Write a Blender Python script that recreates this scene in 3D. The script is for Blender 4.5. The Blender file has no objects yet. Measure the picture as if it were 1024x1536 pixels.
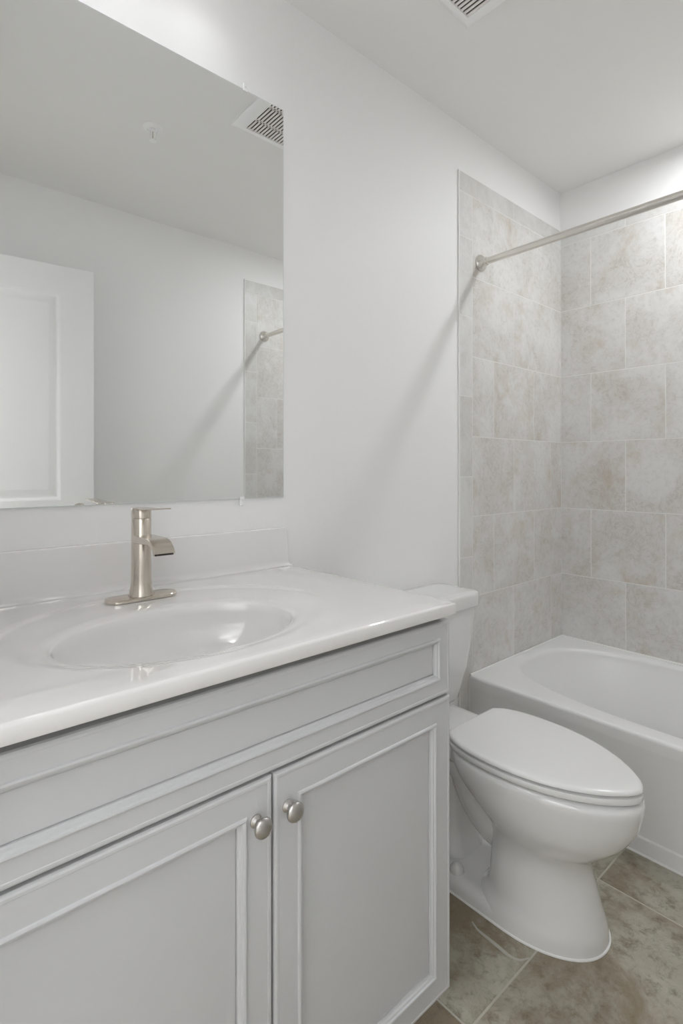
import bpy, bmesh, math, random
from mathutils import Vector, Matrix
random.seed(7)
S = bpy.context.scene
COL = S.collection
PI = math.pi

# ------------------------------------------------------------------ camera, exposure, light
cam_d = bpy.data.cameras.new('camera'); cam = bpy.data.objects.new('camera', cam_d); COL.objects.link(cam)
YAW, PITCH, ROLL, FPX, PX, PY = 0.7066, 0.0016, -0.0005, 796.66, 490.41, 701.82
cam.location = (0, -1.1994, 1.1438)
fw = Vector((math.sin(YAW)*math.cos(PITCH), math.cos(YAW)*math.cos(PITCH), math.sin(PITCH)))
rt = fw.cross(Vector((0, 0, 1))).normalized(); up = rt.cross(fw)
rt2 = rt*math.cos(ROLL)+up*math.sin(ROLL); up2 = -rt*math.sin(ROLL)+up*math.cos(ROLL)
cam.rotation_euler = Matrix((rt2, up2, -fw)).transposed().to_euler()
cam_d.sensor_fit = 'VERTICAL'; cam_d.sensor_height = 36; cam_d.lens = FPX/1536*36
cam_d.shift_x = (512-PX)/1536; cam_d.shift_y = (PY-768)/1536
cam_d.clip_start = 0.02
S.camera = cam

S.view_settings.view_transform = 'Standard'; S.view_settings.look = 'None'
S.view_settings.gamma = 1; S.view_settings.use_curve_mapping = False
S.view_settings.exposure = 0.1
S.cycles.max_bounces = 14; S.cycles.diffuse_bounces = 12; S.cycles.glossy_bounces = 8
S.cycles.sample_clamp_indirect = 8

SHOWER_W, VANITY_W, HALL_FILL_W, WORLD = 6.9, 0.42, 25.0, 0.3
w = bpy.data.worlds.new('world'); S.world = w; w.use_nodes = True
w.node_tree.nodes['Background'].inputs[0].default_value = (.97, 0.99, 1, 1)
w.node_tree.nodes['Background'].inputs[1].default_value = WORLD

def lamp(name, kind, loc, energy, color, rot=(0, 0, 0), **kw):
    d = bpy.data.lights.new(name, kind); d.energy = energy; d.color = color
    for k, v in kw.items(): setattr(d, k, v)
    o = bpy.data.objects.new(name, d); o.location = loc; o.rotation_euler = rot; COL.objects.link(o); return o
SHX, SHY = 2.14, -0.765
lamp('recessed_lamp', 'AREA', (SHX, SHY, 2.425), SHOWER_W, (.958, .978, 1), shape='DISK', size=.11)
for i, vx in enumerate((.24, .42, .60)):
    lamp('vanity_lamp', 'POINT', (vx, -.125, 2.392), VANITY_W, (.96, .985, 1), shadow_soft_size=.014)
# added fill lamps in the unseen hall, brightening the room through the doorway
lamp('hall_bounce_fill', 'AREA', (-.3, -1.0, 2.3), HALL_FILL_W, (.958, .978, 1), rot=(0, math.radians(70), 0), shape='DISK', size=.3)  # added fill, aimed at the hall wall so only its bounce enters
lamp('hall_down_fill', 'AREA', (-.85, -.85, 2.42), HALL_FILL_W*.14, (.958, .978, 1), shape='DISK', size=.45)  # weaker added fill pointing down, no such fixture modelled

# ------------------------------------------------------------------ dimensions
H = 2.449; W = 1.529; XF = 2.480; XL = -.022
TUBX = 1.729; TUBZ = .356; XT = 1.675; ZT = 2.268; TS = .006

# ------------------------------------------------------------------ materials
def mat(name, color, rough=.5, metal=0, coat=0, ior=1.45, spec=None):
    m = bpy.data.materials.new(name); m.use_nodes = True
    b = m.node_tree.nodes['Principled BSDF']
    b.inputs['Base Color'].default_value = (*color, 1); b.inputs['Roughness'].default_value = rough
    b.inputs['Metallic'].default_value = metal; b.inputs['Coat Weight'].default_value = coat
    b.inputs['Coat Roughness'].default_value = .03
    b.inputs['IOR'].default_value = ior
    return m
def N(m, t, **kw):
    n = m.node_tree.nodes.new(t)
    for k, v in kw.items():
        if hasattr(n, k): setattr(n, k, v)
        else: n.inputs[k.replace('_', ' ')].default_value = v
    return n
def bump(m, scale, strength, dist=.002, detail=3):
    t = N(m, 'ShaderNodeTexCoord'); n = N(m, 'ShaderNodeTexNoise'); n.inputs['Scale'].default_value = scale; n.inputs['Detail'].default_value = detail
    b = N(m, 'ShaderNodeBump'); b.inputs['Strength'].default_value = strength; b.inputs['Distance'].default_value = dist
    L = m.node_tree.links
    L.new(t.outputs['Object'], n.inputs['Vector']); L.new(n.outputs['Fac'], b.inputs['Height']); L.new(b.outputs['Normal'], m.node_tree.nodes['Principled BSDF'].inputs['Normal'])
def stone(name, light, mid, dark, warm, amount, rough, scale=3.0, veins=.6, grain=.45, wscale=1.4, wlo=.50, whi=.74):
    """mottled porcelain tile: cloudy base, fine veining, warm stains; shifts from tile to tile"""
    m = mat(name, light, rough); nt = m.node_tree; L = nt.links; bs = nt.nodes['Principled BSDF']
    tc = N(m, 'ShaderNodeTexCoord'); geo = N(m, 'ShaderNodeNewGeometry')
    off = N(m, 'ShaderNodeVectorMath', operation='SCALE'); comb = N(m, 'ShaderNodeCombineXYZ')
    for i in range(3): L.new(geo.outputs['Random Per Island'], comb.inputs[i])
    L.new(comb.outputs[0], off.inputs[0]); off.inputs['Scale'].default_value = 23.0
    add = N(m, 'ShaderNodeVectorMath', operation='ADD'); L.new(tc.outputs['Object'], add.inputs[0]); L.new(off.outputs[0], add.inputs[1])
    def noise(sc, det, ro, dist=0):
        n = N(m, 'ShaderNodeTexNoise'); n.inputs['Scale'].default_value = sc; n.inputs['Detail'].default_value = det
        n.inputs['Roughness'].default_value = ro; n.inputs['Distortion'].default_value = dist; L.new(add.outputs[0], n.inputs['Vector']); return n
    def ramp(src, a, b):
        r = N(m, 'ShaderNodeMapRange'); r.interpolation_type = 'SMOOTHSTEP'
        r.inputs['From Min'].default_value = a; r.inputs['From Max'].default_value = b; L.new(src, r.inputs['Value']); return r.outputs[0]
    def mix(fac, a, b):
        x = N(m, 'ShaderNodeMix', data_type='RGBA'); L.new(fac, x.inputs[0])
        for s, k in ((a, 6), (b, 7)):
            if isinstance(s, tuple): x.inputs[k].default_value = (*s, 1)
            else: L.new(s, x.inputs[k])
        return x.outputs[2]
    def mul(a, k):
        x = N(m, 'ShaderNodeMath', operation='MULTIPLY'); L.new(a, x.inputs[0])
        if isinstance(k, (int, float)): x.inputs[1].default_value = k
        else: L.new(k, x.inputs[1])
        return x.outputs[0]
    n1 = noise(scale, 10, .66, .35); n2 = noise(scale*wscale, 12, .68, .35); n3 = noise(scale*11, 10, .75, .3); n4 = noise(scale*2.2, 7, .65, 2.5)
    c = mix(ramp(n1.outputs['Fac'], .38, .62), light, mid)
    c = mix(mul(ramp(n2.outputs['Fac'], wlo, whi), amount), c, warm)
    c = mix(mul(ramp(n3.outputs['Fac'], .46, .72), grain*amount), c, dark)
    v = N(m, 'ShaderNodeMath', operation='ABSOLUTE'); s = N(m, 'ShaderNodeMath', operation='SUBTRACT'); s.inputs[1].default_value = .5
    L.new(n4.outputs['Fac'], s.inputs[0]); L.new(s.outputs[0], v.inputs[0])
    vein = ramp(v.outputs[0], .028, .0)
    c = mix(mul(mul(vein, ramp(n1.outputs['Fac'], .42, .6)), veins*amount), c, dark)
    L.new(c, bs.inputs['Base Color'])
    b = N(m, 'ShaderNodeBump'); b.inputs['Strength'].default_value = .12; b.inputs['Distance'].default_value = .002
    L.new(n3.outputs['Fac'], b.inputs['Height']); L.new(b.outputs['Normal'], bs.inputs['Normal'])
    return m
M = {}
M['paint'] = mat('wall_paint', (.885, .883, .882), .55); bump(M['paint'], 180, .06)
M['ceil'] = mat('ceiling_paint', (.885, .883, .872), .8); bump(M['ceil'], 160, .06)
M['trimw'] = mat('trim_paint', (.84, .84, .84), .35)
M['tile'] = stone('wall_tile', (.73, .725, .715), (.65, .635, .61), (.42, .385, .335), (.55, .475, .39), .75, .38, 4.5)
M['border'] = stone('border_tile', (.72, .72, .71), (.64, .63, .61), (.46, .43, .38), (.56, .50, .43), .45, .38, 4.5)
M['floor'] = stone('floor_tile', (.53, .515, .445), (.42, .395, .325), (.16, .13, .085), (.27, .22, .155), 1.0, .34, 3.0, .2, .8, .9, .42, .62)
M['grout'] = mat('grout', (.80, .79, .77), .8)
M['fgrout'] = mat('floor_grout', (.52, .50, .44), .8)
M['fhaze'] = mat('dried_grout', (.50, .49, .44), .7)
M['caulk'] = mat('caulk', (.86, .86, .85), .4)
M['cab'] = mat('cabinet_paint', (.575, .58, .59), .36)
M['cabin'] = mat('cabinet_inside', (.25, .25, .25), .7)
M['marble'] = mat('cultured_marble', (.80, .79, .785), .03, coat=1, ior=1.55)
M['china'] = mat('vitreous_china', (.765, .765, .76), .05, coat=.8)
M['plastic'] = mat('seat_plastic', (.82, .82, .815), .16, coat=.3)
M['tub'] = mat('tub_enamel', (.81, .81, .81), .30, coat=.15)
M['nickel'] = mat('brushed_nickel', (.69, .635, .565), .22, 1)
M['rodmetal'] = mat('polished_rod_nickel', (.82, .79, .74), .26, 1)
M['nickel2'] = mat('satin_nickel_knob', (.55, .53, .51), .32, 1)
M['dark'] = mat('dark_cavity', (.035, .028, .026), .9)
M['vent'] = mat('vent_plastic', (.95, .95, .95), .5)
M['ventin'] = mat('vent_blade', (.90, .86, .84), .6)
M['mirror'] = mat('mirror_silver', (.93, .94, .935), 0.0, 1)
M['mirroredge'] = mat('mirror_edge', (.75, .79, .78), .12)
M['clear'] = mat('clear_plastic', (.93, .94, .94), .12, coat=.5)
def emis(name, col, s):
    m = mat(name, (.9, .9, .9), .4); b = m.node_tree.nodes['Principled BSDF']
    b.inputs['Emission Color'].default_value = (*col, 1); b.inputs['Emission Strength'].default_value = s; return m
M['lens'] = emis('lamp_lens', (.97, .98, 1), 10)
M['shade'] = emis('glass_shade', (.98, .98, 1), .75)

# ------------------------------------------------------------------ mesh helpers
def obj(name, bm, m, parent=None, smooth=35, mats=None):
    bmesh.ops.recalc_face_normals(bm, faces=bm.faces)
    me = bpy.data.meshes.new(name); bm.to_mesh(me); bm.free()
    for mm in (mats or [m]): me.materials.append(mm)
    if smooth:
        for p in me.polygons: p.use_smooth = True
        me.set_sharp_from_angle(angle=math.radians(smooth))
    o = bpy.data.objects.new(name, me); COL.objects.link(o)
    if parent:
        o.parent = parent; o.matrix_parent_inverse = Matrix.Translation(parent.location).inverted() if parent.rotation_euler.z == 0 else Matrix.Identity(4)
    return o
def thing(name, label, cat, loc=(0, 0, 0), group=None):
    o = bpy.data.objects.new(name, None); o.location = loc; o.empty_display_size = .05; COL.objects.link(o)
    o['label'] = label; o['category'] = cat
    if group: o['group'] = group
    return o
def struct(o): o['kind'] = 'structure'; return o
def box(bm, a, b, bev=0, seg=2):
    x0, y0, z0 = a; x1, y1, z1 = b
    t = bmesh.new()
    v = [t.verts.new(p) for p in ((x0, y0, z0), (x1, y0, z0), (x1, y1, z0), (x0, y1, z0), (x0, y0, z1), (x1, y0, z1), (x1, y1, z1), (x0, y1, z1))]
    for f in ((0, 3, 2, 1), (4, 5, 6, 7), (0, 1, 5, 4), (1, 2, 6, 5), (2, 3, 7, 6), (3, 0, 4, 7)): t.faces.new([v[i] for i in f])
    if bev: bmesh.ops.bevel(t, geom=list(t.edges), offset=bev, segments=seg, profile=.5, affect='EDGES')
    merge(bm, t)
def merge(bm, t):
    me = bpy.data.meshes.new('tmp'); t.to_mesh(me); t.free(); bm.from_mesh(me); bpy.data.meshes.remove(me)
def B(a, b, bev=0, seg=2):
    bm = bmesh.new(); box(bm, a, b, bev, seg); return bm
def loft(bm, rings, cap0=True, cap1=True):
    vs = [[bm.verts.new(p) for p in r] for r in rings]; n = len(rings[0])
    for a, b in zip(vs, vs[1:]):
        for i in range(n): bm.faces.new((a[i], a[(i+1) % n], b[(i+1) % n], b[i]))
    if cap0: bm.faces.new(vs[0])
    if cap1: bm.faces.new(vs[-1])
    return vs
def lathe(bm, prof, c, axis='z', n=40, cap=True):
    """prof: list of (radius, height along axis)"""
    rings = []
    for r, h in prof:
        ring = []
        for i in range(n):
            a = 2*PI*i/n; u, v = r*math.cos(a), r*math.sin(a)
            p = {'z': (u, v, h), 'y': (u, h, v), 'x': (h, u, v)}[axis]
            ring.append((c[0]+p[0], c[1]+p[1], c[2]+p[2]))
        rings.append(ring)
    loft(bm, rings, cap, cap)
def tube(bm, pts, rad, n=20, cap=True):
    rings = []; P = [Vector(p) for p in pts]
    for i, p in enumerate(P):
        d = (P[min(i+1, len(P)-1)]-P[max(i-1, 0)]).normalized()
        a = d.orthogonal() if i == 0 else (prev - d*prev.dot(d)); a.normalize(); prev = a; b = d.cross(a)
        r = rad[i] if isinstance(rad, (list, tuple)) else rad
        rings.append([p+a*r*math.cos(2*PI*k/n)+b*r*math.sin(2*PI*k/n) for k in range(n)])
    loft(bm, rings, cap, cap)
def smooth_path(pts, n=8):
    out = []; P = [Vector(p) for p in pts]
    for i in range(len(P)-1):
        p0, p1, p2, p3 = P[max(i-1, 0)], P[i], P[i+1], P[min(i+2, len(P)-1)]
        for k in range(n):
            t = k/n; out.append(.5*((2*p1)+(p2-p0)*t+(2*p0-5*p1+4*p2-p3)*t*t+(3*p1-p0-3*p2+p3)*t**3))
    out.append(P[-1]); return out
def rrect(cx, cy, hx, hy, r, z, n=8):
    pts = []
    for sx, sy, a0 in ((1, 1, 0), (-1, 1, PI/2), (-1, -1, PI), (1, -1, 3*PI/2)):
        for k in range(n+1):
            a = a0+PI/2*k/n; pts.append((cx+sx*(hx-r)+r*math.cos(a), cy+sy*(hy-r)+r*math.sin(a), z))
    return pts
def sstep(t): t = max(0, min(1, t)); return t*t*(3-2*t)

# ------------------------------------------------------------------ room shell
struct(obj('ceiling', B((XL-1.6, -W-.12, H), (XF+.12, .12, H+.1)), M['ceil'], smooth=0))
wb = struct(obj('wall_back', B((XL-.1, 0, 0), (XF+.1, .1, H)), M['paint'], smooth=0))
wr = struct(obj('wall_right', B((XF, -W-.1, 0), (XF+.1, 0, H)), M['paint'], smooth=0))
wf = struct(obj('wall_front', B((XL-.1, -W-.1, 0), (XF, -W, H)), M['paint'], smooth=0))
bm = bmesh.new()
box(bm, (XL-1.65, -W-.12, 0), (XL-1.6, .12, H)); box(bm, (XL-1.6, .07, 0), (XL-.1, .12, H)); box(bm, (XL-1.6, -W-.12, 0), (XL-.1, -W-.07, H))
struct(obj('hall_bounce_walls', bm, M['paint'], smooth=0))  # unseen hall walls, added to bounce the fill light through the doorway
bm = bmesh.new(); DY0, DY1, DZ = -1.405, -.63, 2.05
box(bm, (XL-.1, DY1, 0), (XL, 0, H)); box(bm, (XL-.1, -W, 0), (XL, DY0, H)); box(bm, (XL-.1, DY0, DZ), (XL, DY1, H))
struct(obj('wall_left', bm, M['paint'], smooth=0))
# floor slab with tiles laid on it
fl = struct(obj('floor', B((XL-1.6, -W-.12, -.1), (XF+.1, .1, -.0007)), M['fgrout'], smooth=0))
bm = bmesh.new(); G = .0024
xs = [.925+.612*k for k in range(-5, 4)]; ys = [-.562+.306*k for k in range(-4, 3)]
for a, b in zip(xs, xs[1:]):
    for c, d in zip(ys, ys[1:]):
        x0, x1, y0, y1 = max(a, XL-1.6), min(b, XF), max(c, -W), min(d, 0)
        if x1-x0 > .02 and y1-y0 > .02: box(bm, (x0+G, y0+G, -.006), (x1-G, y1-G, 0), .0006, 1)
obj('floor_tiles', bm, M['floor'], fl)
# dried grout haze left in a curve beside the toilet
bm = bmesh.new()
HZ = [(1.150, -.415), (1.140, -.440), (1.1385, -.470), (1.137, -.500), (1.136, -.528), (1.145, -.549), (1.169, -.5615)]
pp = smooth_path([(x, y, 0) for x, y in HZ], 5); wd = [.0012+.0036*math.sin(PI*min(1, (i+1)/len(pp)))for i in range(len(pp))]
rs = []
for i, p in enumerate(pp):
    d = (pp[min(i+1, len(pp)-1)]-pp[max(i-1, 0)]).normalized(); nn = Vector((-d.y, d.x, 0))*wd[i]
    rs.append([(p.x-nn.x, p.y-nn.y, .0), (p.x+nn.x, p.y+nn.y, .0), (p.x+nn.x*.5, p.y+nn.y*.5, .0003), (p.x-nn.x*.5, p.y-nn.y*.5, .0003)])
loft(bm, rs)
obj('grout_haze', bm, M['fhaze'], fl)
# wall tiles
ZR = [ZT-.075-.3085*(k) for k in range(0, 8)]      # row boundaries below the top border
def tiles(name, wall, face, u0, u1, joints_odd, joints_even, zbot, border_u=None, m='tile', thick=TS):
    """face(u, d, z) -> xyz, d = distance from the wall"""
    def tb(bm, a, b, za, zb):
        g = .0014
        p = face(a+g, 0.0005, za+g); q = face(b-g, thick, zb-g)
        box(bm, tuple(min(i, j) for i, j in zip(p, q)), tuple(max(i, j) for i, j in zip(p, q)), .0007, 1)
    bm = bmesh.new()
    for k in range(len(ZR)-1):
        zt, zb = ZR[k], max(ZR[k+1], zbot)
        if zt-zb < .01: continue
        js = sorted([j for j in (joints_odd if k % 2 == 0 else joints_even) if u0+.01 < j < u1-.01])
        e = [u0]+js+[u1]
        for a, b in zip(e, e[1:]): tb(bm, a, b, zb, zt)
    f = obj('tile_field', bm, M['tile'], wall)
    bm = bmesh.new()
    js = [u0]+sorted([j for j in joints_even if u0+.01 < j < u1-.01])+[u1]
    if border_u is not None: js[js.index(u0 if border_u < u0 else u1)] = border_u
    js.sort()
    for a, b in zip(js, js[1:]): tb(bm, a, b, ZT-.075, ZT)
    if border_u is not None:
        a, b = sorted((border_u, u0 if border_u < u0 else u1)); z = ZT-.075; first = True
        for zj in (2.025, 1.725, 1.420, 1.113, .806, .50, .195, 0.0):
            tb(bm, a, b, max(zj, .001), z); z = zj
    obj('tile_border', bm, M['border'], wall)
    # grout bed behind the tiles
    lo, hi = (min(border_u, u0), max(border_u, u1)) if border_u is not None else (u0, u1)
    p = face(lo, 0.0002, zbot if border_u is None else .001); q = face(hi, thick-.0005, ZT-.001)
    obj('grout_bed', B(tuple(min(i, j) for i, j in zip(p, q)), tuple(max(i, j) for i, j in zip(p, q))), M['grout'], wall, smooth=0)
    if border_u is not None:
        p = face(border_u-.005 if border_u < u0 else border_u+.005, .0003, .001); q = face(border_u-.0002, thick+.001, ZT+.003)
        obj('edge_trim', B(tuple(min(i, j) for i, j in zip(p, q)), tuple(max(i, j) for i, j in zip(p, q)), .0008, 1), M['caulk'], wall)
XB = 1.757
jo = [2.222-.318*k for k in range(-1, 3)]; je = [2.376-.320*k for k in range(-1, 3)]
tiles('back', wb, lambda u, d, z: (u, -d, z), XB, XF, jo, je, .30, XT)
tiles('front', wf, lambda u, d, z: (u, -W+d, z), XB, XF, jo, je, .30, XT)
tiles('right', wr, lambda u, d, z: (XF-d, u, z), -W+TS, -TS, [-.144-.2985*k for k in range(6)], [-.2895-.2985*k for k in range(6)], .30)
# baseboards
def baseboard(name, a, b, bev=.004):
    struct(obj(name, B(a, b, bev, 2), M['trimw']))
baseboard('baseboard_back', (.88, -.014, 0), (XT-.006, -.0002, .085))
baseboard('baseboard_front', (XL+.001, -W+.0002, 0), (XT-.006, -W+.014, .085))
# doorway casing
bm = bmesh.new()
box(bm, (XL-.112, DY1-.002, 0), (XL+.0, DY1+.0, DZ)); 
box(bm, (XL-.115, DY1, 0), (XL-.1002, DY1+.06, DZ+.06), .003); box(bm, (XL-.115, DY0-.06, 0), (XL-.1002, DY0, DZ+.06), .003); box(bm, (XL-.115, DY0, DZ), (XL-.1002, DY1, DZ+.06), .003)
struct(obj('trim_1', bm, M['trimw']))

# nested rectangle profile (panels, drawer fronts): list of (inset, height)
def panel_rings(bm, u0, u1, z0, z1, prof, place):
    rings = []
    for ins, h in prof:
        rings.append([place(u, h, z) for u, z in ((u0+ins, z0+ins), (u1-ins, z0+ins), (u1-ins, z1-ins), (u0+ins, z1-ins))])
    loft(bm, rings)

# open door leaf swung against the front wall
DW, DT = .762, .035
hx, hy = XL+.022, -1.3945
ang = math.atan2(.0615, .76)
door = bpy.data.objects.new('door_1', None); COL.objects.link(door); door.location = (hx, hy, 0); door.rotation_euler = (0, 0, ang); struct(door)
bm = bmesh.new()
def place_f(u, h, z): return (u, h, z)
def door_leaf():
    b = bmesh.new()
    # slab built of stiles and rails, thickness -DT..0 (0 faces the room)
    ST = .135; panels = ((.23, .86), (1.007, 1.912))
    box(b, (0, -DT, .012), (ST, 0, 2.035)); box(b, (DW-ST, -DT, .012), (DW, 0, 2.035))
    zz = [.012, panels[0][0], panels[0][1], panels[1][0], panels[1][1], 2.035]
    for a, c in ((0, 1), (2, 3), (4, 5)): box(b, (ST, -DT, zz[a]), (DW-ST, 0, zz[c]))
    return b, ST, panels
b, ST, panels = door_leaf()
obj('slab', b, M['trimw'], door, smooth=0)
for z0, z1 in panels:
    b = bmesh.new()
    panel_rings(b, ST, DW-ST, z0, z1, [(0, -.012), (0, 0), (.004, -.001), (.011, -.008), (.016, -.009), (.024, -.009), (.046, -.003), (.05, -.003)], place_f)
    obj('door_panel', b, M['trimw'], door)
b = bmesh.new(); lathe(b, [(.031, 0), (.031, .006), (.02, .010), (.012, .014), (.012, .035), (.024, .045), (.028, .058), (.022, .07), (.002, .074)], (DW-.06, 0, .96), 'y', 28)
obj('door_knob', b, M['nickel'], door)

# ------------------------------------------------------------------ vanity cabinet
CY = -.549; CX1 = .8797; CX0 = -.018
van = thing('vanity_cabinet', 'light grey painted vanity cabinet with two panelled doors under the white sink top', 'cabinet', (.43, -.27, 0))
bm = bmesh.new()
FB = CY+.020      # plane of the carcass front
box(bm, (CX0, FB, .098), (CX0+.018, -.002, .852)); box(bm, (CX1-.018, FB, .098), (CX1, -.002, .852)); box(bm, (CX1-.018, -.475, 0), (CX1, -.002, .1))
box(bm, (CX0, FB, .098), (CX1, -.002, .116)); box(bm, (CX0, -.012, .1), (CX1, -.002, .852))
box(bm, (CX0, FB, .098), (.022, FB+.018, .852)); box(bm, (.02, FB, .838), (CX1-.01, FB+.018, .852)); box(bm, (.02, FB, .672), (CX1-.01, FB+.018, .71))
box(bm, (.435, FB, .1), (.462, FB+.018, .68))
obj('carcass', bm, M['cab'], van, smooth=0)
obj('toe_kick', B((CX0, -.475, 0), (CX1-.018, -.457, .098)), M['cab'], van, smooth=0)
PROF = [(0, .0195), (0, .004), (.0015, .0012), (.004, 0), (.0075, 0), (.0085, .0008), (.0435, .0008), (.0446, -.0014), (.0470, -.0024), (.0493, -.0018), (.0506, .0010), (.0530, .0022), (.0545, .0048), (.0560, .0058), (.0566, .0060), (.0568, .0105), (.0578, .0105), (.0582, .0085), (.0595, .0085)]
def front(name, x0, x1, z0, z1, parent, drawer=False):
    b = bmesh.new()
    panel_rings(b, x0, x1, z0, z1, [(i-.0125 if drawer and i > .04 else i, h) for i, h in PROF], lambda u, h, z: (u, CY+h, z))
    return obj(name, b, M['cab'], parent, smooth=18)
front('drawer_front', .022, CX1, .6955, .8420, van, True)
dl = front('door', .022, .4490, .1045, .6905, van)
dr = front('door', .4528, CX1, .1045, .6905, van)
def knob(x, z, parent):
    b = bmesh.new()
    lathe(b, [(.0095, 0), (.0095, -.0018), (.0075, -.0035), (.0052, -.006), (.0050, -.011), (.0068, -.0145), (.0118, -.0165), (.0143, -.0185), (.0149, -.0205), (.0142, -.0228), (.0114, -.0250), (.0070, -.0264), (.0020, -.0268)], (x, CY+.0008, z), 'y', 32)
    o = obj('knob', b, M['nickel2'], None); o.parent = parent; o.matrix_parent_inverse = parent.matrix_world.inverted(); 
    o['label'] = 'round satin nickel knob'
    return o
bpy.context.view_layer.update()
knob(.4200, .635, dl); knob(.4765, .634, dr)

# ------------------------------------------------------------------ sink top
TX0, TX1, TY0, TZ = XL+.001, .8755, -.5655, .880
st = thing('sink_top', 'glossy white cultured marble vanity top with integral oval basin', 'sink', (.42, -.28, .856))
def rect_hit(c, a, x0, x1, y0, y1):
    dx, dy = math.cos(a), math.sin(a); t = 1e9
    if dx > 1e-9: t = min(t, (x1-c[0])/dx)
    if dx < -1e-9: t = min(t, (x0-c[0])/dx)
    if dy > 1e-9: t = min(t, (y1-c[1])/dy)
    if dy < -1e-9: t = min(t, (y0-c[1])/dy)
    return (c[0]+dx*t, c[1]+dy*t)
def angles(c, x0, x1, y0, y1, n=160):
    A = [2*PI*i/n for i in range(n)]
    for x, y in ((x0, y0), (x1, y0), (x1, y1), (x0, y1)):
        a = math.atan2(y-c[1], x-c[0]) % (2*PI)
        k = min(range(len(A)), key=lambda i: abs((A[i]-a+PI) % (2*PI)-PI)); A[k] = a
    return sorted(A)
def ell(c0, c, hx, hy, a, n=2.0):
    """intersection of the ray from c0 at angle a with a superellipse"""
    dx, dy = math.cos(a), math.sin(a); lo, hi = 0, 3
    for _ in range(40):
        t = (lo+hi)/2
        if (abs((c0[0]+dx*t-c[0])/hx)**n+abs((c0[1]+dy*t-c[1])/hy)**n) < 1: lo = t
        else: hi = t
    return (c0[0]+dx*lo, c0[1]+dy*lo)
C0 = (.403, -.352); e = .005
A = angles(C0, TX0+e, TX1-e, TY0+e, -.001-e)
rings = []
def lerp2(p, q, t): return (p[0]+(q[0]-p[0])*t, p[1]+(q[1]-p[1])*t)
IN = [ell(C0, C0, .206, .139, a) for a in A]
RG = [ell(C0, (.418, -.312), .293, .226, a) for a in A]
RC = [rect_hit(C0, a, TX0+e, TX1-e, TY0+e, -.001-e) for a in A]
dep = [.0030*sstep((p[1]+.36)/.16) for p in RG]
for k in range(0, 22):
    a = PI/2*(k+.35)/22
    s = math.sin(a)**.80; d = math.cos(a)**.75
    rings.append([(*lerp2(C0, p, s*.985), TZ-.0135-.115*d) for p in IN])
for t, z in ((.992, .0120), (1.0, .0100), (1.012, .0085), (1.03, .0068), (1.06, .0050)):
    rings.append([(*lerp2(C0, p, t), TZ-z+(.0055-dd)*.0 - 0) for p, dd in zip(IN, dep)])
def zmix(t, dd): return TZ-(.0050*(1-t)+dd*t)
for t in (.15, .3, .45, .6, .75, .85):
    rings.append([(*lerp2(lerp2(C0, p, 1.06), q, t), zmix(sstep(t/.85), dd)) for p, q, dd in zip(IN, RG, dep)])
for t, f in ((.90, .97), (.93, .85), (.955, .6), (.975, .3), (.99, .1), (1.0, .0)):
    rings.append([(*lerp2(lerp2(C0, p, 1.06), q, t), TZ-dd*f) for p, q, dd in zip(IN, RG, dep)])
for t in (.06, .5, 1): rings.append([(*lerp2(q, r, t), TZ) for q, r in zip(RG, RC)])
def push(p, d, x0, x1, y0, y1):
    x, y = p
    if abs(x-x0) < 1e-4: x -= d
    if abs(x-x1) < 1e-4: x += d
    if abs(y-y0) < 1e-4: y -= d
    if abs(y-y1) < 1e-4: y += d
    return (x, y)
for k in range(1, 6):
    a = PI/2*k/5; rings.append([(*push(p, e*math.sin(a), TX0+e, TX1-e, TY0+e, -.001-e), TZ-e*(1-math.cos(a))) for p in RC])
last = rings[-1]
rings.append([(p[0], p[1], TZ-.0215) for p in last]); rings.append([(*lerp2(C0, p, .995), TZ-.0235) for p in last])
bm = bmesh.new(); loft(bm, rings, True, False)
obj('basin_top', bm, M['marble'], st, smooth=50)
# backsplash with coved foot
bm = bmesh.new()
prof = [(-.0005, TZ-.001), (-.034, TZ+.0002), (-.028, TZ+.0012), (-.0235, TZ+.004), (-.021, TZ+.009), (-.0200, TZ+.016), (-.0190, .978), (-.0180, .9815), (-.0155, .983), (-.002, .983), (-.0005, .982)]
rs = []
for x, ins in ((TX0, 0), (TX1-.012, 0), (TX1-.0075, 0), (TX1-.0055, .0015), (TX1-.005, .004)):
    rs.append([(x - (.0 if i < 4 else .006*max(0, (z-TZ)/.1) if x > .5 else 0)+(.004 if (x > .5 and i < 3) else 0), min(y+ins*(y < -.01), -.0005), z-ins*(z > .97)) for i, (y, z) in enumerate(prof)])
loft(bm, rs)
obj('backsplash', bm, M['marble'], st, smooth=40)
b = bmesh.new(); lathe(b, [(.001, 0), (.019, 0), (.0225, .001), (.024, 0.0035), (.020, .0045), (.018, .002), (.012, .004), (.001, .006)], (C0[0], C0[1], TZ-.1285), 'z', 32)
obj('drain', b, M['nickel'], st)

# ------------------------------------------------------------------ faucet
FX, FY, FZ = .4200, -.1175, TZ-.0026
fa = thing('faucet', 'brushed nickel single lever faucet with flat waterfall spout behind the basin', 'faucet', (FX, FY, FZ))
bm = bmesh.new()
rs = [rrect(FX+.001, FY, hx, hy, hy-.0001, z, 12) for hx, hy, z in ((.0735, .0255, FZ), (.0735, .0255, FZ+.0045), (.072, .024, FZ+.0065), (.0695, .0215, FZ+.0072))]
loft(bm, rs); obj('base_plate', bm, M['nickel'], fa)
bm = bmesh.new()
b0 = FZ+.0072
lathe(bm, [(.0258, b0), (.0254, b0+.003), (.0236, b0+.009), (.0218, b0+.016), (.0207, b0+.025), (.0201, b0+.038), (.0198, b0+.07), (.0197, 1.0405), (.0190, 1.0415)], (FX, FY, 0), 'z', 48)
obj('body', bm, M['nickel'], fa)
bm = bmesh.new()
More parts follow.
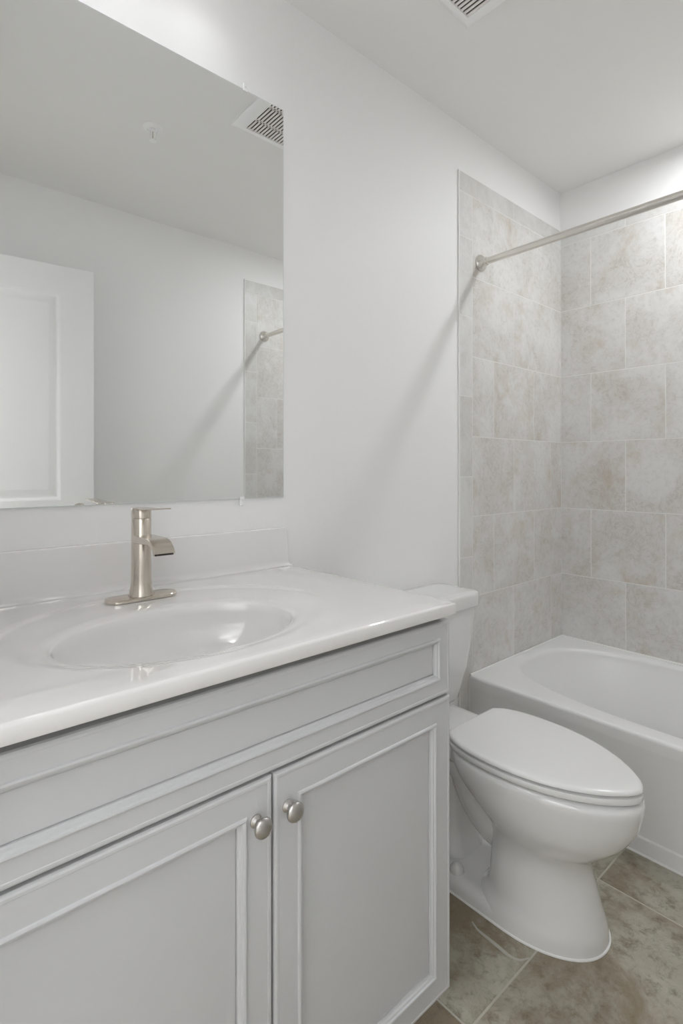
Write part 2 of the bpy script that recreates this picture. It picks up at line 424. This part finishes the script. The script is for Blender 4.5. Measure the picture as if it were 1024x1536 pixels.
lathe(bm, [(.0186, 1.0405), (.0186, 1.0425), (.0197, 1.0435), (.0197, 1.0625), (.0192, 1.0637), (.001, 1.0640)], (FX, FY, 0), 'z', 48)
box(bm, (FX-.004, FY+.0202, 1.051), (FX-.001, FY+.0208, 1.054))
obj('handle_cap', bm, M['nickel'], fa)
# lever: thin plate running forward from the cap
def ribbon(bm, path, hw, th):
    """path: list of (y, z) centre line; constant thickness th, half width hw (or list)"""
    rs = []; P = [Vector((0, y, z)) for y, z in path]
    for i, p in enumerate(P):
        d = (P[min(i+1, len(P)-1)]-P[max(i-1, 0)]).normalized(); n = Vector((0, -d.z, d.y))
        if n.z < 0 and abs(d.y) > .2: n = -n
        h = hw[i] if isinstance(hw, (list, tuple)) else hw; t = th[i] if isinstance(th, (list, tuple)) else th
        e2 = min(t*.3, .0012)
        ring = []
        for sx, sn in ((-1, -1), (1, -1), (1, 1), (-1, 1)):
            q = p+n*(sn*t/2)
            c = Vector((FX+sx*h, q.y, q.z))
            A1 = c-Vector((sx*e2, 0, 0)); A2 = c-n*(sn*e2)
            ring += [A1, A2] if (sx, sn) in ((1, -1), (-1, 1)) else [A2, A1]
        rs.append(ring)
    loft(bm, rs)
bm = bmesh.new()
ribbon(bm, [(-.108, 1.0618), (-.140, 1.0622), (-.170, 1.0635), (-.205, 1.0658), (-.231, 1.0676)], [.0160, .0160, .0150, .0140, .0135], [.0046, .0042, .0032, .0028, .0026])
obj('lever', bm, M['nickel'], fa)
bm = bmesh.new()
pth = smooth_path([(0, -.120, 1.0005), (0, -.150, 1.0010), (0, -.175, 1.0020), (0, -.196, 1.0025), (0, -.209, 1.0008), (0, -.2195, .9960), (0, -.2270, .9892), (0, -.2318, .9815)], 4)
n = len(pth)
ribbon(bm, [(p.y, p.z) for p in pth], [.0198+.0012*i/(n-1) for i in range(n)], [.0160-.008*min(1, 1.3*i/(n-1)) for i in range(n)])
obj('spout', bm, M['nickel'], fa)
b = bmesh.new(); box(b, (FX-.0180, -.2320, .9792), (FX+.0180, -.2295, .9815)); obj('aerator_slot', b, M['dark'], fa, smooth=0)

# ------------------------------------------------------------------ mirror
mi = thing('wall_mirror', 'large frameless wall mirror above the vanity with clear clips', 'mirror', (.42, 0, 1.065))
MX0, MX1, MZ0, MZ1 = XL+.012, .8613, 1.0655, 2.135
bm = bmesh.new()
vs = []
for f in ((0, -.001), (0, -.0052), (.0018, -.0064)):
    ins, y = f; vs.append([bm.verts.new(p) for p in ((MX0+ins, y, MZ0+ins), (MX1-ins, y, MZ0+ins), (MX1-ins, y, MZ1-ins), (MX0+ins, y, MZ1-ins))])
bm.faces.new(vs[0])
for a, c in zip(vs, vs[1:]):
    for i in range(4): bm.faces.new((a[i], a[(i+1) % 4], c[(i+1) % 4], c[i]))
face = bm.faces.new(vs[-1]); face.material_index = 1
obj('glass', bm, None, mi, smooth=0, mats=[M['mirroredge'], M['mirror']])
def clip(x, z, s):
    b = bmesh.new()
    box(b, (x-.007, -.0095, z-s*.002-.004 if s > 0 else z-.002), (x+.007, -.0066, z+.002 if s > 0 else z+.006), .001, 1)
    zz = z+s*.010
    box(b, (x-.0055, -.0066, min(z+s*.001, z+s*.018)), (x+.0055, -.0005, max(z+s*.001, z+s*.018)), .002, 2)
    lathe(b, [(.0035, -.0066), (.0035, -.0078), (.002, -.0084)], (x, 0, zz), 'y', 14)
    return obj('clip', b, M['clear'], mi)
for x, z, s in ((.738, MZ1, 1), (.10, MZ1, 1), (.728, MZ0, -1), (.12, MZ0, -1)): clip(x, z, s)

# ------------------------------------------------------------------ toilet
TXC = 1.320
to = thing('toilet', 'white two-piece toilet with closed lid between the vanity and the bathtub', 'toilet', (TXC, -.40, 0))
def egg(z, yf, yb, hw, n=56, pf=2.0, pb=2.6, ymid=None, cx=TXC):
    """egg outline; widest point at ymid; front exponent pf, back exponent pb"""
    ym = ymid if ymid is not None else (yf+yb)/2
    out = []
    for i in range(n):
        a = 2*PI*i/n; c, s = math.cos(a), math.sin(a)
        if s < 0: y = ym+(yf-ym)*abs(s)**(2/pf); x = hw*math.copysign(abs(c)**(2/pf), c)
        else: y = ym+(yb-ym)*abs(s)**(2/pb); x = hw*math.copysign(abs(c)**(2/pb), c)
        out.append((cx+x, y, z))
    return out
def interp(keys, zs):
    out = []
    for z in zs:
        for a, b in zip(keys, keys[1:]):
            if a[0] <= z <= b[0]:
                break
        i = keys.index(a); p0 = keys[max(i-1, 0)]; p3 = keys[min(i+2, len(keys)-1)]; t = (z-a[0])/(b[0]-a[0])
        r = [z]
        for k in range(1, len(a)):
            m1 = (b[k]-p0[k])/(b[0]-p0[0])*(b[0]-a[0]); m2 = (p3[k]-a[k])/(p3[0]-a[0])*(b[0]-a[0])
            r.append((2*t**3-3*t*t+1)*a[k]+(t**3-2*t*t+t)*m1+(-2*t**3+3*t*t)*b[k]+(t**3-t*t)*m2)
        out.append(r)
    return out
# z, yfront, yback, halfwidth, ymid, pf, pb
BK = [(0.0, -.670, -.350, .134, -.47, 2.1, 2.8), (.030, -.667, -.360, .128, -.48, 2.1, 2.8), (.060, -.659, -.388, .116, -.49, 2.1, 2.8), (.11, -.645, -.392, .108, -.48, 2.1, 2.6),
      (.165, -.632, -.385, .100, -.50, 2.1, 2.4), (.205, -.645, -.385, .106, -.50, 2.1, 2.3), (.235, -.680, -.365, .122, -.50, 2.1, 2.2), (.270, -.714, -.335, .141, -.49, 2.05, 2.2),
      (.310, -.738, -.295, .153, -.47, 2.0, 2.3), (.345, -.747, -.280, .1575, -.46, 2.0, 2.5), (.368, -.750, -.280, .158, -.46, 2.0, 2.6), (.378, -.746, -.282, .155, -.46, 2.0, 2.6), (.382, -.738, -.288, .150, -.46, 2.0, 2.6)]
zs = sorted(set([0, .006]+[k*.01 for k in range(1, 38)]+[.374, .378, .3805, .382]))
bm = bmesh.new()
loft(bm, [egg(z, yf, yb, hw, ymid=ym, pf=pf, pb=pb) for z, yf, yb, hw, ym, pf, pb in interp(BK, zs)])
# rear flange of the foot
loft(bm, [egg(z, -.60, -.165, hw, ymid=-.38, pf=2.6, pb=3.5) for z, hw in ((0, .1345), (.020, .132), (.030, .127), (.036, .118), (.040, .100))])
# rear column and the curved trapway
loft(bm, [rrect(TXC, y, hx, hy, min(hx, hy)*.75, z, 8) for z, y, hx, hy in ((.02, -.245, .085, .075), (.06, -.235, .070, .060), (.12, -.225, .062, .055), (.22, -.22, .065, .065), (.31, -.20, .085, .09), (.345, -.185, .100, .125))])
tube(bm, smooth_path([(TXC, -.52, .175), (TXC, -.455, .172), (TXC, -.395, .182), (TXC, -.345, .222), (TXC, -.312, .285), (TXC, -.300, .335)], 6), [.072]*6+[.074]*6+[.076]*6+[.076]*6+[.080]*7, 28)
# deck carrying the tank
loft(bm, [rrect(TXC, yc, hx, hy, .03, z, 8) for z, yc, hx, hy in ((.320, -.19, .085, .13), (.345, -.185, .106, .145), (.372, -.182, .112, .148), (.3785, -.182, .110, .146), (.381, -.182, .105, .141))])
obj('bowl', bm, M['china'], to, smooth=50)
LID = [(-.294, .109), (-.318, .132), (-.352, .147), (-.40, .1565), (-.455, .1590), (-.505, .1565), (-.555, .1475), (-.60, .1335), (-.64, .115), (-.675, .093), (-.705, .068), (-.728, .043), (-.742, .020), (-.747, 0)]
def lidring(z, sc):
    P = smooth_path([(hw, y, 0) for y, hw in LID], 3); cy = -.51
    R = [(TXC+.004+p.x*sc, cy+(p.y-cy)*(1-(1-sc)*.6), z) for p in P]
    Lf = [(TXC+.004-p.x*sc, cy+(p.y-cy)*(1-(1-sc)*.6), z) for p in reversed(P[:-1])]
    return R+Lf
bm = bmesh.new()
loft(bm, [lidring(z, s) for z, s in ((.4080, .960), (.4082, .992), (.4095, 1.002), (.4125, 1.0), (.4160, .988), (.4180, .965), (.4190, .92), (.4195, .8), (.4198, .5))])
obj('lid', bm, M['plastic'], to, smooth=50)
bm = bmesh.new()
loft(bm, [lidring(z, s) for z, s in ((.3865, .96), (.3870, .99), (.3885, 1.0), (.3990, 1.0), (.4015, .994), (.4022, .96))])
obj('seat', bm, M['plastic'], to, smooth=50)
bm = bmesh.new()
loft(bm, [lidring(z, .90) for z in (.381, .408)]); obj('seat_bumper_gap', bm, M['plastic'], to, smooth=50)
for sx in (-1, 1):
    bm = bmesh.new(); box(bm, (TXC+sx*.075-.018, -.306, .381), (TXC+sx*.075+.018, -.268, .398), .006, 3); obj('hinge', bm, M['plastic'], to)
# tank
bm = bmesh.new()
TK = [(.388, .118, .060, -.092), (.392, .130, .066, -.092), (.402, .140, .0705, -.092), (.430, .152, .0735, -.0925), (.50, .182, .076, -.0935), (.58, .196, .079, -.0955), (.69, .2095, .083, -.0985)]
loft(bm, [rrect(TXC, y, hx, hy, .026, z, 8) for z, hx, hy, y in TK])
obj('tank', bm, M['china'], to, smooth=50)
bm = bmesh.new()
loft(bm, [rrect(TXC, -.0985, hx, hy, r, z, 10) for z, hx, hy, r in ((.6885, .214, .0875, .03), (.6900, .2200, .0900, .032), (.6960, .2225, .0925, .034), (.726, .2250, .0930, .036), (.7325, .2240, .0920, .036), (.7362, .2215, .0895, .036), (.7380, .216, .084, .034), (.7388, .19, .06, .02))])
obj('tank_lid', bm, M['china'], to, smooth=50)
bm = bmesh.new(); lathe(bm, [(.012, -.183), (.012, -.191), (.008, -.194)], (TXC-.15, 0, .655), 'y', 20); box(bm, (TXC-.158, -.203, .648), (TXC-.085, -.194, .661), .003, 2)
obj('flush_lever', bm, M['nickel'], to)
for sx in (-1, 1):
    bm = bmesh.new(); lathe(bm, [(.0195, .034), (.0195, .046), (.018, .053), (.0135, .0600), (.007, .0645), (.001, .0655)], (TXC+sx*.099, -.318, -.005), 'z', 28); obj('bolt_cap', bm, M['china'], to)
bm = bmesh.new()
def foot(z, g): return None
R1 = egg(0, -.670, -.350, .134, ymid=-.47, pf=2.1, pb=2.8, n=96)
# caulk bead following the foot on the floor
pts = [(TXC-.1345, y, .002) for y in (-.20, -.30, -.40, -.45)]
pts += [(p[0], p[1], .002) for p in sorted([q for q in R1 if q[1] < -.475], key=lambda q: q[0])]
pts += [(TXC+.1345, y, .002) for y in (-.45, -.40, -.30, -.20)]
tube(bm, pts, .0032, 8); obj('caulk_bead', bm, M['caulk'], to)

# ------------------------------------------------------------------ bathtub
# one-piece enamelled tub
tu = thing('bathtub', 'white alcove bathtub with straight apron along the tiled walls', 'bathtub', (2.1, -.76, 0))
tx0, tx1, ty0, ty1 = TUBX, XF-TS-.001, -W+TS+.001, -TS-.001
CT = (2.13, -.765); er = .012
def rc(a): return rect_hit(CT, a, tx0+er, tx1-er, ty0+er, ty1-er)
A = angles(CT, tx0+er, tx1-er, ty0+er, ty1-er, 200)
IN = [ell(CT, (2.128, -.765), .326, .716, a, 2.9) for a in A]; BT = [ell(CT, (2.125, -.765), .235, .56, a, 3.2) for a in A]; RC = [rc(a) for a in A]
rings = []
for t in (.05, .5, .85): rings.append([(*lerp2(CT, p, t), .052) for p in BT])
for k in range(0, 9):   # floor-to-wall curve
    a = PI/2*k/8; rings.append([(*lerp2(b_, i_, .30*math.sin(a)), .052+.055*(1-math.cos(a))) for b_, i_ in zip(BT, IN)])
for t in (.2, .4, .6, .8, .92): rings.append([(*lerp2(b_, i_, .30+.62*t), .107+(TUBZ-.03-.107)*t) for b_, i_ in zip(BT, IN)])
for k in range(0, 9):
    a = PI/2*k/8; rings.append([(*lerp2(b_, i_, .93+.16*(1-math.cos(a))), TUBZ-.026+.024*math.sin(a)) for b_, i_ in zip(BT, IN)])
rings.append([(*lerp2(i_, r_, .5), TUBZ) for i_, r_ in zip(IN, RC)])
rings.append([(*r_, TUBZ) for r_ in RC])
for k in range(1, 7):
    a = PI/2*k/6; rings.append([(*push(p, er*math.sin(a), tx0+er, tx1-er, ty0+er, ty1-er), TUBZ-er*(1-math.cos(a))) for p in RC])
last = rings[-1]
rings.append([(p[0], p[1], TUBZ-.034) for p in last])
bm = bmesh.new(); loft(bm, rings, True, False)
obj('tub_shell', bm, M['tub'], tu, smooth=50)
bm = bmesh.new()
ap = [(tx0+.05, .30), (tx0+.0006, TUBZ-.030), (tx0+.0, TUBZ-.034), (tx0+.0005, TUBZ-.042), (tx0+.002, TUBZ-.055), (tx0+.003, TUBZ-.070), (tx0+.006, .060), (tx0+.0055, .053), (tx0+.001, .048), (tx0, .043), (tx0, .0005), (tx0+.05, .0005)]
loft(bm, [[(x, y, z) for x, z in ap] for y in (ty0, ty1)])
obj('apron', bm, M['tub'], tu, smooth=30)
bm = bmesh.new()
q = .0042
tube(bm, [(tx0+.005, ty1-q, TUBZ+.0004), (tx1-q, ty1-q, TUBZ+.0004)], q, 8); tube(bm, [(tx1-q, ty1-q, TUBZ+.0004), (tx1-q, ty0+q, TUBZ+.0004)], q, 8)
tube(bm, [(tx1-q, ty0+q, TUBZ+.0004), (tx0+.005, ty0+q, TUBZ+.0004)], q, 8)
tube(bm, [(tx0-.001, ty0, .002), (tx0-.001, ty1, .002)], .0036, 8); tube(bm, [(tx0+.001, ty1, .003), (tx0+.001, ty1, TUBZ-.01)], .003, 8)
obj('caulk_bead', bm, M['caulk'], tu)

# ------------------------------------------------------------------ shower rod
RX, RZ = 1.8095, 1.9495
ro = thing('shower_rod', 'straight brushed nickel shower curtain rod spanning the tub alcove', 'curtain rod', (RX, -W/2, RZ))
bm = bmesh.new(); tube(bm, [(RX, -TS-.01, RZ), (RX, -W+TS+.01, RZ)], .0130, 28); obj('pole', bm, M['rodmetal'], ro)
for y, s in ((-TS, -1), (-W+TS, 1)):
    bm = bmesh.new(); lathe(bm, [(.0325, y+s*.0002), (.0330, y+s*.003), (.0315, y+s*.007), (.0265, y+s*.012), (.0195, y+s*.0155), (.0165, y+s*.018), (.0165, y+s*.030), (.0140, y+s*.032)], (RX, 0, RZ), 'y', 40)
    obj('flange', bm, M['rodmetal'], ro)

# ------------------------------------------------------------------ ceiling vent
VX0, VX1, VY0, VY1 = 1.027, 1.334, -.574, -.277
ve = thing('exhaust_vent', 'white square exhaust fan grille with slots set in the ceiling', 'vent', ((VX0+VX1)/2, (VY0+VY1)/2, H))
tiers = ((-.543, -.484), (-.475, -.394), (-.385, -.306))
bm = bmesh.new()
zb, zt = H-.012, H-.0005
sx = [1.0745+.0137*k for k in range(17)]   # slot starts
# bars between slots, dividers and the border are one grille face
x_lo, x_hi = sx[0], sx[-1]
box(bm, (x_lo-.0005, VY0+.03, zb), (x_lo, VY1-.02, zt))
for k in range(16):
    box(bm, (sx[k]+.0062, tiers[0][0], zb), (sx[k+1], tiers[-1][1], zb+.004), .0006, 1)
for a, b_ in ((tiers[0][1], tiers[1][0]), (tiers[1][1], tiers[2][0])): box(bm, (x_lo, a, zb), (x_hi, b_, zb+.004), .0004, 1)
obj('grille_bars', bm, M['ventin'], ve)
bm = bmesh.new()
def fr(hx0, hx1, hy0, hy1, z): return [(hx0, hy0, z), (hx1, hy0, z), (hx1, hy1, z), (hx0, hy1, z)]
loft(bm, [fr(VX0, VX1, VY0, VY1, zt), fr(VX0, VX1, VY0, VY1, H-.004), fr(VX0+.003, VX1-.003, VY0+.003, VY1-.003, H-.007), fr(VX0+.022, VX1-.022, VY0+.014, VY1-.014, H-.013), fr(x_lo-.001, x_hi+.001, tiers[0][0]-.001, tiers[-1][1]+.001, H-.0125), fr(x_lo, x_hi, tiers[0][0], tiers[-1][1], zb+.004)], False, False)
obj('frame', bm, M['vent'], ve, smooth=30)
obj('cavity', B((x_lo-.004, tiers[0][0]-.004, H-.0035), (x_hi+.004, tiers[-1][1]+.004, H-.0008)), M['dark'], ve, smooth=0)

# ------------------------------------------------------------------ fire sprinkler
sp = thing('fire_sprinkler', 'small white fire sprinkler head on the ceiling, seen in the mirror', 'sprinkler', (.81, -.786, H))
bm = bmesh.new(); lathe(bm, [(.036, H-.0005), (.036, H-.003), (.032, H-.007), (.022, H-.010), (.021, H-.006), (.016, H-.006)], (.81, -.786, 0), 'z', 36); obj('escutcheon', bm, M['vent'], sp)
bm = bmesh.new(); lathe(bm, [(.010, H-.004), (.010, H-.014), (.007, H-.018)], (.81, -.786, 0), 'z', 20)
for s in (-1, 1): tube(bm, smooth_path([(.81+s*.007, -.786, H-.014), (.81+s*.012, -.786, H-.026), (.81+s*.010, -.786, H-.040), (.81+s*.002, -.786, H-.050)], 5), .0022, 8)
obj('yoke', bm, M['vent'], sp)
bm = bmesh.new(); tube(bm, [(.81, -.786, H-.016), (.81, -.786, H-.050)], .002, 8); obj('bulb', bm, M['nickel'], sp)
bm = bmesh.new(); lathe(bm, [(.005, H-.048), (.013, H-.051), (.013, H-.053), (.003, H-.054)], (.81, -.786, 0), 'z', 24); obj('deflector', bm, M['vent'], sp)

# ------------------------------------------------------------------ light fixtures
rl = thing('recessed_light', 'round recessed ceiling light above the bathtub', 'light', (SHX, SHY, H))
bm = bmesh.new(); lathe(bm, [(.085, H-.0005), (.085, H-.004), (.078, H-.007), (.060, H-.006), (.058, H-.003)], (SHX, SHY, 0), 'z', 48); obj('trim_ring', bm, M['vent'], rl)
bm = bmesh.new(); lathe(bm, [(.057, H-.001), (.057, H-.004), (.001, H-.0045)], (SHX, SHY, 0), 'z', 40); obj('lens', bm, M['lens'], rl)
vl = thing('vanity_light', 'brushed nickel vanity light with three glass shades above the mirror', 'light', (.42, 0, 2.38))
obj('back_plate', B((.15, -.022, 2.355), (.69, -.0005, 2.415), .006, 3), M['nickel'], vl)
for vx in (.24, .42, .60):
    bm = bmesh.new(); tube(bm, smooth_path([(vx, -.02, 2.385), (vx, -.08, 2.39), (vx, -.125, 2.412)], 5), .006, 12); obj('arm', bm, M['nickel'], vl)
    bm = bmesh.new(); lathe(bm, [(.020, 2.425), (.030, 2.415), (.046, 2.36), (.052, 2.300), (.050, 2.300), (.044, 2.36), (.028, 2.412), (.018, 2.42)], (vx, -.125, 0), 'z', 36, cap=False); obj('shade', bm, M['shade'], vl)
